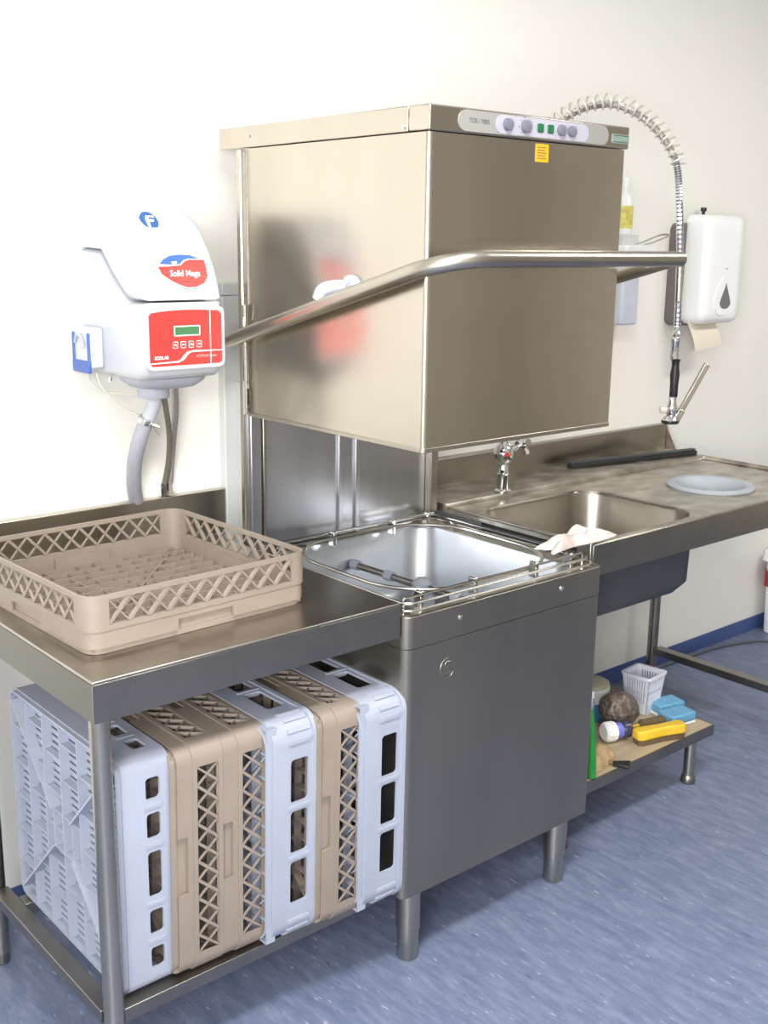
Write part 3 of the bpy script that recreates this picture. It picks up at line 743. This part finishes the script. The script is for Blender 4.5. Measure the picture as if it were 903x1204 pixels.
# ------------------------------------------------------------------ detergent dispenser on the wall
dp = thing('detergent_dispenser', 'white wall detergent dispenser with red front panel left of the dishwasher hood', 'dispenser', (-.205, .829, 1.35))
Wd = lambda mb: mb.xf(Matrix.Translation((.205, -.829, -1.35)))
DX0, DX1 = -.312, -.098
def shell(poly, name, m):
    cy_ = sum(p[0] for p in poly)/len(poly); cz_ = sum(p[1] for p in poly)/len(poly)
    def ins(x, d): 
        out = []
        for y, z in poly:
            out.append((x, min(.829, y + (cy_-y)/max(.06, math.hypot(cy_-y, cz_-z))*d*1.3) if y < .82 else .829, z + (cz_-z)/max(.06, math.hypot(cy_-y, cz_-z))*d))
        return out
    L = [ins(DX0, .020), ins(DX0+.004, .010), ins(DX0+.011, .003), ins(DX0+.020, 0), ins(DX1-.020, 0), ins(DX1-.011, .003), ins(DX1-.004, .010), ins(DX1, .020)]
    return Wd(MB().loft(L, cap0=True)).build(name, m, dp, angle=50)
shell([(.829, 1.646), (.829, 1.727), (.70, 1.726), (.668, 1.720), (.640, 1.704), (.618, 1.685), (.590, 1.648), (.562, 1.60), (.549, 1.565), (.541, 1.531), (.60, 1.530), (.68, 1.580), (.74, 1.64)], 'lid', WHD)
shell([(.829, 1.643), (.742, 1.637), (.682, 1.576), (.602, 1.526), (.541, 1.526), (.541, 1.44), (.544, 1.39), (.55, 1.368), (.565, 1.354), (.60, 1.350), (.829, 1.350)], 'body', WHD)
def plate(poly, y0, y1, name, m, par): return Wd(MB().prism(poly, lambda a, b: (a, y0, b), lambda a, b: (a, y1, b))).build(name, m, par)
fr = rrect(.102, .0695, .016, -.2035, 1.4465, n=6)
plate(fr, .5425, .5375, 'panel_frame', WHD, dp)
P = [(-.297, 1.386+.006), (-.291, 1.386), (-.116, 1.386), (-.110, 1.392), (-.110, 1.497), (-.117, 1.506)] + [(-.117-.174*i/8, 1.506+.004*math.sin(math.pi*i/8)-.001*i/8) for i in range(1, 8)] + [(-.291, 1.504), (-.297, 1.498)]
rp = plate(P, .5376, .5362, 'red_panel', RED, dp)
def rect_(x0, x1, z0, z1): return [(x0, z0), (x1, z0), (x1, z1), (x0, z1)]
plate(rect_(-.235, -.1675, 1.4515, 1.4745), .5363, .5357, 'display_frame', PRINTW, rp)
plate(rect_(-.2325, -.170, 1.454, 1.472), .5358, .5353, 'display', LCD, rp)
for i, x in enumerate((-.2327, -.2125, -.1918, -.1710)):
    plate(rrect(.0065, .0075, .002, x, 1.432, n=2), .5363, .5357, 'touch_button', PRINTW, rp)
    plate(rrect(.0053, .0063, .0015, x, 1.432, n=2), .5358, .5354, 'button_face', RED, rp)
    plate([(x-.003, 1.431), (x+.003, 1.429+.002*(i % 2)), (x+.003, 1.433), (x-.002, 1.435)], .5355, .5350, 'button_sign', PRINTW, rp)
plate(rect_(-.1418, -.1396, 1.386, 1.507), .5363, .5357, 'panel_stripe', PRINTW, rp)
plate([(-.297, 1.3915), (-.225, 1.3925), (-.211, 1.3985), (-.199, 1.411), (-.190, 1.4145), (-.110, 1.4150), (-.110, 1.4165), (-.185, 1.4185), (-.200, 1.4165), (-.211, 1.410), (-.221, 1.3985), (-.230, 1.3960), (-.297, 1.3935)], .5363, .5356, 'panel_swoosh', PRINTW, rp)
def dtext(*a, **k):
    o = text(*a, **k); return o
LT = Matrix.Translation((.205, -.829, -1.35))
text('ECOLAB', 'panel_lettering', .0098, PRINTW, rp, LT @ front_mw(-.286, .5362, 1.4045), bold=.0004, sx=.95)
text('ECOPLUS System', 'panel_lettering', .0078, PRINTL, rp, LT @ front_mw(-.178, .5362, 1.4045), sx=.93)
# badge on the sloping lid
s0 = Vector((-.1935, .577, 1.628)); s1 = Vector((-.1935, .5475, 1.556)); bv = (s0-s1).normalized(); bn = Vector((0, -bv.z, bv.y)); bc = (s0+s1)/2 + bn*.0035
def bmap(off_): return lambda a, b: tuple(bc + Vector((1, 0, 0))*a + bv*b + bn*off_)
def badge(px, o0, o1, name, m, par):
    pts = [((x-340)/3430.0, (300-y+(x-340)*-.02)/3600.0) for x, y in px]
    return Wd(MB().prism(pts, bmap(o0), bmap(o1))).build(name, m, par)
outl = [(115,260),(140,225),(190,190),(250,160),(340,147),(440,150),(510,175),(560,195),(565,260),(558,345),(510,410),(425,443),(335,446),(262,420),(200,385),(140,340)]
bd = badge(outl, -.008, .0008, 'badge', WHD, dp)
badge([(128,265),(210,262),(330,250),(370,215),(420,200),(545,200),(550,260),(545,340),(500,400),(420,432),(340,435),(270,410),(210,375),(150,330)], .0008, .0014, 'badge_red', RED, bd)
badge([(145,240),(190,200),(250,170),(340,158),(430,162),(505,188),(400,192),(360,205),(320,240),(250,245)], .0008, .0014, 'badge_blue', BLUEL, bd)
badge([(252,222),(298,216),(298,238),(252,240)], .0014, .0018, 'badge_mark', PRINTW, bd)
tm = Matrix((( 1, 0, 0), (0, bv.y, bv.z), (0, bv.z, -bv.y))).to_4x4()
tm = Matrix.Identity(4)
for i, c_ in enumerate((Vector((1, 0, 0)), bv, bn)):
    for j in range(3): tm[j][i] = c_[j]
def bt_(x, y, o): 
    m_ = tm.copy(); m_.translation = Vector(bmap(o)((x-340)/3430.0, (300-y)/3600.0)); return LT @ m_
text('Solid Mega', 'badge_lettering', .0205, PRINTW, bd, bt_(212, 320, .0014), shear=.2, bold=.0002, sx=.88)
text('machine detergent', 'badge_lettering', .0058, mat('dark_red_print', (.35, .02, .03), .5, var=.05), bd, bt_(310, 390, .0014), sx=.9)
# round blue logo near the top
fc = Vector((-.231, .6405, 1.7025)); fn = Vector((0, -.72, .694)).normalized(); fv = Vector((0, .694, .72)).normalized()
fm = lambda o: (lambda a, b: tuple(fc + Vector((1, 0, 0))*a + fv*b + fn*o))
lg = Wd(MB().prism([(0.0215*math.cos(a), .0265*math.sin(a)) for a in [math.radians(15*i) for i in range(24)]], fm(-.016), fm(.0035))).build('round_logo', BLUEL, dp)
Wd(MB().prism([(-.010, -.020), (-.003, -.021), (-.002, -.006), (.010, -.004), (.013, .002), (-.001, .004), (.002, .010), (.016, .009), (.014, .015), (-.004, .014), (-.009, .004)], fm(.0035), fm(.0040))).build('logo_mark', PRINTW, lg)
# clip holder on the left side
ch = Wd(MB().box(-.347, -.3105, .728, .815, 1.366, 1.462)).build('clip_holder', WHD, dp, bevel=.006)
cb = MB(); cb.box(-.351, -.345, .728, .738, 1.372, 1.450); cb.box(-.351, -.345, .805, .815, 1.372, 1.450); cb.box(-.352, -.344, .728, .815, 1.356, 1.385)
Wd(cb).build('blue_frame', BLUEP, ch, bevel=.003)
Wd(MB().tube(smooth_path([(-.349, .800, 1.425), (-.350, .790, 1.44), (-.350, .775, 1.443), (-.350, .762, 1.435), (-.350, .755, 1.415)], 5), .004, 8)).build('hook', GREYC, ch)
Wd(MB().lathe([(.006, 0), (.006, .010)], (-.305, .72, 1.338), (0, 0, 1), 10)).build('bolt', WIREM, dp)
L = [[(x, y, z) for x, y in rrect(hx_, hy_, R_, -.197, .665, n=6)] for z, hx_, hy_, R_ in ((1.351, .092, .085, .05), (1.340, .088, .08, .05), (1.326, .072, .065, .05), (1.322, .05, .045, .04))]
Wd(MB().loft(L, cap0=True)).build('collar', GREYC, dp)
Wd(MB().lathe([(.036, 0), (.038, .004), (.038, .026)], (-.217, .672, 1.298), (0,0,1), 22)).build('outlet', GREYC, dp)
Wd(MB().tube(smooth_path([(-.214, .676, 1.305), (-.211, .682, 1.283), (-.219, .69, 1.255), (-.228, .696, 1.235)], 5), .0165, 14)).build('outlet_elbow', WHD, dp)
Wd(MB().tube(smooth_path([(-.224, .694, 1.248), (-.236, .712, 1.195), (-.236, .745, 1.13), (-.219, .785, 1.065), (-.199, .8145, 1.019)], 8), .0185, 16)).build('grey_hose', HOSEG, dp)
Wd(MB().lathe([(.0200, -.006), (.0205, 0), (.0200, .006)], (-.2275, .6965, 1.238), (-.24, .2, -.9), 18).tube([(-.222, .675, 1.232), (-.208, .668, 1.226)], .004, 8)).build('hose_clamp', CHROME, dp)
Wd(MB().tube(smooth_path([(-.132, .715, 1.352), (-.125, .73, 1.30), (-.109, .76, 1.24), (-.102, .795, 1.14), (-.101, .8145, 1.045)], 8), .0085, 12)).build('braided_hose', BRAID, dp)
Wd(MB().tube(smooth_path([(-.185, .69, 1.325), (-.170, .70, 1.265), (-.140, .74, 1.19), (-.120, .785, 1.11), (-.118, .8145, 1.045)], 8), .0072, 12)).build('dark_hose', HOSED, dp)
Wd(MB().lathe([(.013, 0), (.013, .012), (.010, .014), (.010, .034)], (-.101, .8145, 1.0185), (0,0,1), 6).lathe([(.009, 0), (.009, .034)], (-.119, .8145, 1.0185), (0,0,1), 10)).build('hose_fitting', CHROME, dp, angle=20)
Wd(MB().tube(smooth_path([(-.333, .775, 1.357), (-.325, .77, 1.325), (-.295, .755, 1.307), (-.25, .715, 1.303), (-.225, .707, 1.303)], 6), .0022, 6)).build('sensor_wire', WIREW, dp)
Wd(MB().tube(smooth_path([(-.322, .752, 1.357), (-.31, .75, 1.32), (-.27, .735, 1.275), (-.225, .715, 1.243), (-.190, .73, 1.215), (-.160, .757, 1.19)], 6), .0022, 6)).build('sensor_wire', WIREW, dp)

# ------------------------------------------------------------------ paper towel dispenser
pt = thing('paper_towel_dispenser', 'white wall paper towel dispenser with a sheet hanging out', 'dispenser', (2.13, .829, 1.37))
Wp = lambda mb: mb.xf(Matrix.Translation((-2.13, -.829, -1.37)))
PX0, PX1, PZ0, PZ1 = 2.030, 2.285, 1.372, 1.765
Wp(MB().prism(rrect(.138, .185, .03, 2.145, 1.562, n=5), lambda a, b: (a, .829, b), lambda a, b: (a, .772, b))).build('back_housing', mat('grey_back_plastic', (.16, .14, .145), .5, var=.05), pt)
lp = lambda s, R: rrect((PX1-PX0)/2-s, (PZ1-PZ0)/2-s, R, (PX0+PX1)/2, (PZ0+PZ1)/2+.012, n=6)
L = [[(a, y, b) for a, b in lp(s, R)] for y, s, R in ((.776, 0, .035), (.71, .002, .035), (.692, .010, .03), (.684, .024, .022), (.682, .05, .02))]
Wp(MB().loft(L, cap0=True)).build('cover', WHP, pt, angle=60)
sc_ = MB().prism([(2.15+.055*math.cos(a)*(1 if math.sin(a) < 0 else 1-.6*math.sin(a)), 1.475+(.06*math.sin(a) if math.sin(a) < 0 else .085*math.sin(a))) for a in [math.radians(15*i) for i in range(24)]], lambda a, b: (a, .683, b), lambda a, b: (a, .679, b))
Wp(sc_).build('raised_shield', WHP, pt, bevel=.0015)
tear = [(2.166+.034*math.cos(a)*(1 if math.sin(a) < 0 else (1-math.sin(a))**.8), 1.462+(.022*math.sin(a) if math.sin(a) < 0 else .072*math.sin(a))) for a in [math.radians(12*i) for i in range(30)]]
Wp(MB().prism(tear, lambda a, b: (a, .680, b), lambda a, b: (a, .6775, b))).build('level_window', GLASS, pt)
Wp(MB().box(2.157, 2.172, .6805, .6822, 1.583, 1.587)).build('small_mark', GREYC, pt)
Wp(MB().lathe([(.006, 0), (.006, .022), (.011, .024), (.011, .036)], (2.165, .80, 1.768), (0,0,1), 12)).build('lock_knob', BLACK, pt)
ps = MB(); nn_ = 8
vs = []
for i in range(nn_+1):
    z = 1.392 - .105*i/nn_; y = .742 - .030*math.sin(1.6*i/nn_)
    for w_ in (0, .0015):
        for x in (2.03, 2.20): vs.append((x + .02*(i/nn_), y+w_, z - .012*(x-2.045)/.145*(i/nn_)*-1))
fs = []
for i in range(nn_):
    a = i*4; fs += [(a, a+1, a+5, a+4), (a+2, a+6, a+7, a+3), (a, a+4, a+6, a+2), (a+1, a+3, a+7, a+5)]
fs += [(0, 2, 3, 1), (nn_*4, nn_*4+1, nn_*4+3, nn_*4+2)]
Wp(ps.add(vs, fs)).build('paper_sheet', PAPER, pt, angle=60)

# ------------------------------------------------------------------ soap dispenser and bottle behind the hood
sd = thing('soap_dispenser', 'white elbow-lever soap dispenser on the wall half hidden behind the hood', 'dispenser', (1.69, .829, 1.40))
Ws = lambda mb: mb.xf(Matrix.Translation((-1.73, -.829, -1.40)))
Ws(MB().box(1.672, 1.778, .815, .829, 1.40, 1.70)).build('wall_plate', GREYP, sd, bevel=.003)
Ws(MB().loft([[(x, y, z) for x, y in rrect(.048-s, .036-s, .014, 1.724, .777, n=4)] for z, s in ((1.395, .004), (1.40, 0), (1.575, 0), (1.60, .008), (1.615, .02))], cap0=True)).build('soap_bottle', SOAPB, sd)
Ws(MB().box(1.675, 1.85, .735, .815, 1.630, 1.665)).build('pump_head', WHP, sd, bevel=.008)
Ws(MB().tube(smooth_path([(1.72, .733, 1.668), (1.70, .69, 1.675), (1.685, .62, 1.695), (1.695, .605, 1.70), (1.73, .605, 1.70), (1.745, .62, 1.695), (1.76, .69, 1.675), (1.775, .733, 1.668)], 5), .003, 8)).build('elbow_lever', WIREM, sd)
bo = thing('spray_bottle', 'narrow white bottle with yellow label above the soap dispenser', 'bottle', (1.688, .795, 1.7005))
MB().lathe([(.028, 0), (.030, .004), (.030, .105), (.022, .125), (.013, .135), (.013, .15)], n=20).build('bottle', WHP, bo)
MB().lathe([(.016, .150), (.016, .185), (.010, .19)], n=14).build('bottle_cap', WHP, bo)
MB().lathe([(.0305, .02), (.0305, .095)], n=20).build('bottle_label', mat('yellow_label', (.80, .74, .18), .5, var=.4, vscale=(60, 60, 60)), bo)
MB().box(-.045, .045, -.034, .034, -.035, -.0005).build('bottle_bracket', GREYP, bo)

# ------------------------------------------------------------------ low shelf under the sink and its things
SZ = .200
sh = thing('low_shelf', 'low laminate shelf with steel edge and short legs under the sink', 'shelf', (1.04, .33, 0))
Wh = lambda mb: mb.xf(Matrix.Translation((-1.04, -.33, 0)))
Wh(MB().box(.694, 1.396, .104, .586, SZ-.016, SZ)).build('board', WOOD, sh)
e = MB(); e.box(.690, 1.400, .100, .1035, SZ-.034, SZ+.001); e.box(1.3965, 1.400, .1035, .5865, SZ-.034, SZ+.001); e.box(.690, 1.400, .5865, .59, SZ-.034, SZ+.001); e.box(.690, .6935, .1035, .5865, SZ-.034, SZ+.001)
Wh(e).build('edge_frame', FRAMEM, sh)
for lx in (1.352, .735):
    for ly in (.148, .545):
        Wh(MB().lathe([(.018, .028), (.018, SZ-.0165)], (lx, ly, 0), (0,0,1), 18)).build('leg', STEEL, sh)
        Wh(MB().lathe([(.022, 0), (.024, .004), (.022, .022), (.016, .030)], (lx, ly, 0), (0,0,1), 18)).build('leg_foot', FRAMEM, sh)
Z = SZ+.001
# white slotted cutlery basket
bk = thing('cutlery_basket', 'white slotted plastic basket standing at the back of the low shelf', 'basket', (1.318, .318, Z), (0, 0, .10))
b = MB(); hb_, ht_, Hb = .038, .050, .128
def wallmap(k):
    c, s = [(1,0),(0,1),(-1,0),(0,-1)][k]
    def f(u, v, w_):
        h = hb_+(ht_-hb_)*v/Hb; x, y = u*h, -h+w_
        return (x*c-y*s, x*s+y*c, v)
    return f
for k in range(4):
    m_ = wallmap(k)
    b.rect((-1, 1, 0, .036), .003, m_); b.rect((-1, 1, .116, Hb), .003, m_); b.rect((-1, -.86, .036, .116), .003, m_); b.rect((.86, 1, .036, .116), .003, m_)
    for i in range(9):
        u = -.86+1.72*(i+.5)/9; b.rect((u-.055, u+.055, .036, .116), .0025, m_)
    b.rect((-.86, .86, .074, .080), .0025, m_)
b.box(-hb_, hb_, -hb_, hb_, 0, .003); b.build('basket_body', BASK, bk)
MB().strip(rrect(ht_+.006, ht_+.006, .014, n=4), .009, Hb-.004, Hb+.003).build('basket_rim', BASK, bk)
# steel wool scourer
sp = bpy.data.objects.new('tmp', None)
bmw = bmesh.new(); bmesh.ops.create_icosphere(bmw, subdivisions=4, radius=1.0)
for v in bmw.verts:
    n_ = 1 + .02*math.sin(9*v.co.x+4*v.co.z)+random.uniform(-.025, .025)
    v.co = Vector((v.co.x*.070, v.co.y*.058, v.co.z*.056))*n_
me = bpy.data.meshes.new('steel_wool_ball'); bmw.to_mesh(me); bmw.free(); me.materials.append(SCOUR)
sw = bpy.data.objects.new('steel_wool_ball', me); COL.objects.link(sw); sw.location = (1.134, .272, Z+.066)
sw.rotation_euler = (.5, .3, 0); tag(sw, 'big round brown steel wool scourer on the low shelf', 'scourer')
# tub behind, lying bottle, sponges, brushes
tu = thing('cleaner_tub', 'white and blue cleaner tub with green stripe behind the steel wool', 'tub', (1.150, .395, Z))
MB().lathe([(.058, 0), (.060, .004), (.060, .060)], n=28).build('tub_lower', CANB, tu)
MB().lathe([(.060, .0602), (.060, .100), (.055, .104)], n=28).build('tub_upper', CANW, tu)
MB().lathe([(.056, .1042), (.056, .114), (.050, .118)], n=28).build('tub_lid', TUBT, tu)
MB().obox((.0595*math.cos(-.95), .0595*math.sin(-.95), .081), Vector((math.sin(.95), math.cos(.95), 0))*.008, Vector((math.cos(-.95), math.sin(-.95), 0))*.0025, (0, 0, .020)).build('green_stripe', GREENH, tu)
lb = thing('lying_bottle', 'small bottle lying on the low shelf, ribbed white cap towards the dishwasher', 'bottle', (1.066, .224, Z+.031), (0, 0, -.35))
cpv = MB(); prof = [(.026, -.050), (.031, -.045), (.031, -.010), (.027, -.008)]; cpv.lathe(prof, d=(1, 0, 0), n=24)
for i in range(12):
    a = math.radians(30*i); cpv.obox((-.0275, .0305*math.cos(a), .0305*math.sin(a)), (.016, 0, 0), (0, -.002*math.sin(a), .002*math.cos(a)), (0, .0018*math.cos(a), .0018*math.sin(a)))
cpv.xf(Matrix.Scale(.93, 4)).build('ribbed_cap', WHP, lb)
MB().lathe([(.024, -.0075), (.0245, .012), (.024, .0135)], d=(1, 0, 0), n=20).build('blue_collar', mat('violet_blue_plastic', (.17, .18, .62), .4, var=.1), lb)
MB().lathe([(.022, .0137), (.027, .020), (.027, .040), (.020, .046)], d=(1, 0, 0), n=20).build('bottle_body', mat('dark_bottle', (.05, .05, .09), .3, var=.2), lb)
def sponge(lab, x, y, z, rot, tilt=0):
    t = thing('scouring_sponge', lab, 'sponge', (x, y, z), (tilt, 0, rot), 'blue sponges')
    MB().box(-.052, .052, -.034, .034, 0, .010).build('scouring_layer', CANW, t, bevel=.003)
    MB().box(-.052, .052, -.034, .034, .0102, .040).build('foam', SPONGE, t, bevel=.006)
sponge('blue sponge beside the white basket, nearer the brush', 1.318, .185, Z, -.15)
sponge('blue sponge at the right end of the low shelf', 1.362, .258, Z, -.25)
yb = thing('yellow_brush', 'yellow plastic scrubbing brush lying in front of the sponges', 'brush', (1.170, .143, Z), (0, 0, -.30))
bmap2 = [(-.090, .018), (-.075, .026), (-.035, .023), (0, .020), (.040, .022), (.072, .026), (.088, .018)]
pl_ = [(x, -h) for x, h in bmap2] + [(x, h) for x, h in reversed(bmap2)]
MB().prism(pl_, lambda a, b: (a, b, .016), lambda a, b: (a, b*.85, .046)).build('brush_back', YELP, yb, bevel=.006)
br_ = MB(); br_.prism([(x*.95, y*.85) for x, y in pl_], lambda a, b: (a, b, 0), lambda a, b: (a, b, .0158)); o = br_.build('bristles', BROWNB, yb); o['kind'] = 'stuff'
bb = thing('hand_brush', 'brown bristled brush lying behind the yellow brush', 'brush', (1.222, .208, Z), (0, 0, -.3))
# slim brush between yellow brush and sponges
MB().lathe([(.006, -.050), (.017, -.040), (.017, .040), (.006, .050)], (0, 0, .0175), (1, 0, 0), 12).build('brush_head', BROWNB, bb)
MB().lathe([(.005, -.075), (.005, -.0505)], (0, 0, .0175), (1, 0, 0), 10).build('brush_handle', YELP, bb)
tc_ = crumple('rag', TANCL, 0, 0, 0, .085, .050, .055, 0, 11).build('tan_rag', TANCL, angle=60)
tc_.location = (.892, .185, Z); tc_.rotation_euler = (0, 0, .15); tag(tc_, 'crumpled tan cleaning rag on the low shelf beside the dishwasher', 'rag')
kb = thing('black_scraper', 'small black scraper lying at the front edge of the low shelf', 'scraper', (.925, .120, Z), (0, 0, -.9))
MB().prism([(-.004, -.010), (.040, -.022), (.046, .022), (-.004, .010)], lambda a, b: (a, b, 0), lambda a, b: (a, b, .010)).build('scraper_blade', BLACK, kb, bevel=.002)
MB().tube([(-.05, 0, .008), (-.0045, 0, .008)], .007, 10).build('scraper_handle', mat('brown_wood', (.20, .12, .06), .6, var=.3), kb)
gh = thing('green_handle_brush', 'green handled brush standing on the low shelf beside the dishwasher', 'brush', (.812, .112, Z))
MB().tube([(0, 0, .001), (.004, .006, .05), (.009, .014, .12), (.014, .026, .195)], [.0125, .0125, .0105, .0075], 14).build('handle', GREENH, gh)
MB().tube([(.0142, .0262, .196), (.015, .029, .213), (.016, .031, .226)], [.0075, .011, .009], 12).build('ferrule', CHROME, gh)
MB().tube([(.016, .0312, .2265), (.017, .034, .244)], [.0105, .012], 12).build('brush_tip', BASK, gh)

# ------------------------------------------------------------------ far right: bin and cable
bn_ = thing('waste_bin', 'white bin with dark red band at the wall by the picture edge', 'bin', (2.955, .665, 0))
MB().loft([at_z(rrect(.135-s, .13-s, .03, n=5), z) for z, s in ((0, .012), (.004, .008), (.33, 0))], cap0=True).build('bin_body', WHP, bn_)
MB().loft([at_z(rrect(.15-s, .145-s, .03, n=5), z) for z, s in ((.331, 0), (.37, .004), (.40, .03), (.41, .07))], cap0=True).build('bin_lid', WHP, bn_)
MB().strip(rrect(.139, .134, .032, n=5), .004, .215, .285).build('red_band', BINR, bn_)
cb_ = MB().tube(smooth_path([(2.02, .80, .0065), (2.25, .795, .0065), (2.47, .785, .0065), (2.62, .750, .0065), (2.72, .700, .0065), (2.75, .60, .0065), (2.77, .48, .0065), (2.95, .40, .0065), (3.3, .35, .0065)], 8), .006, 8).build('floor_cable', CABLE)
tag(cb_, 'thin dark cable lying along the wall on the blue floor', 'cable')
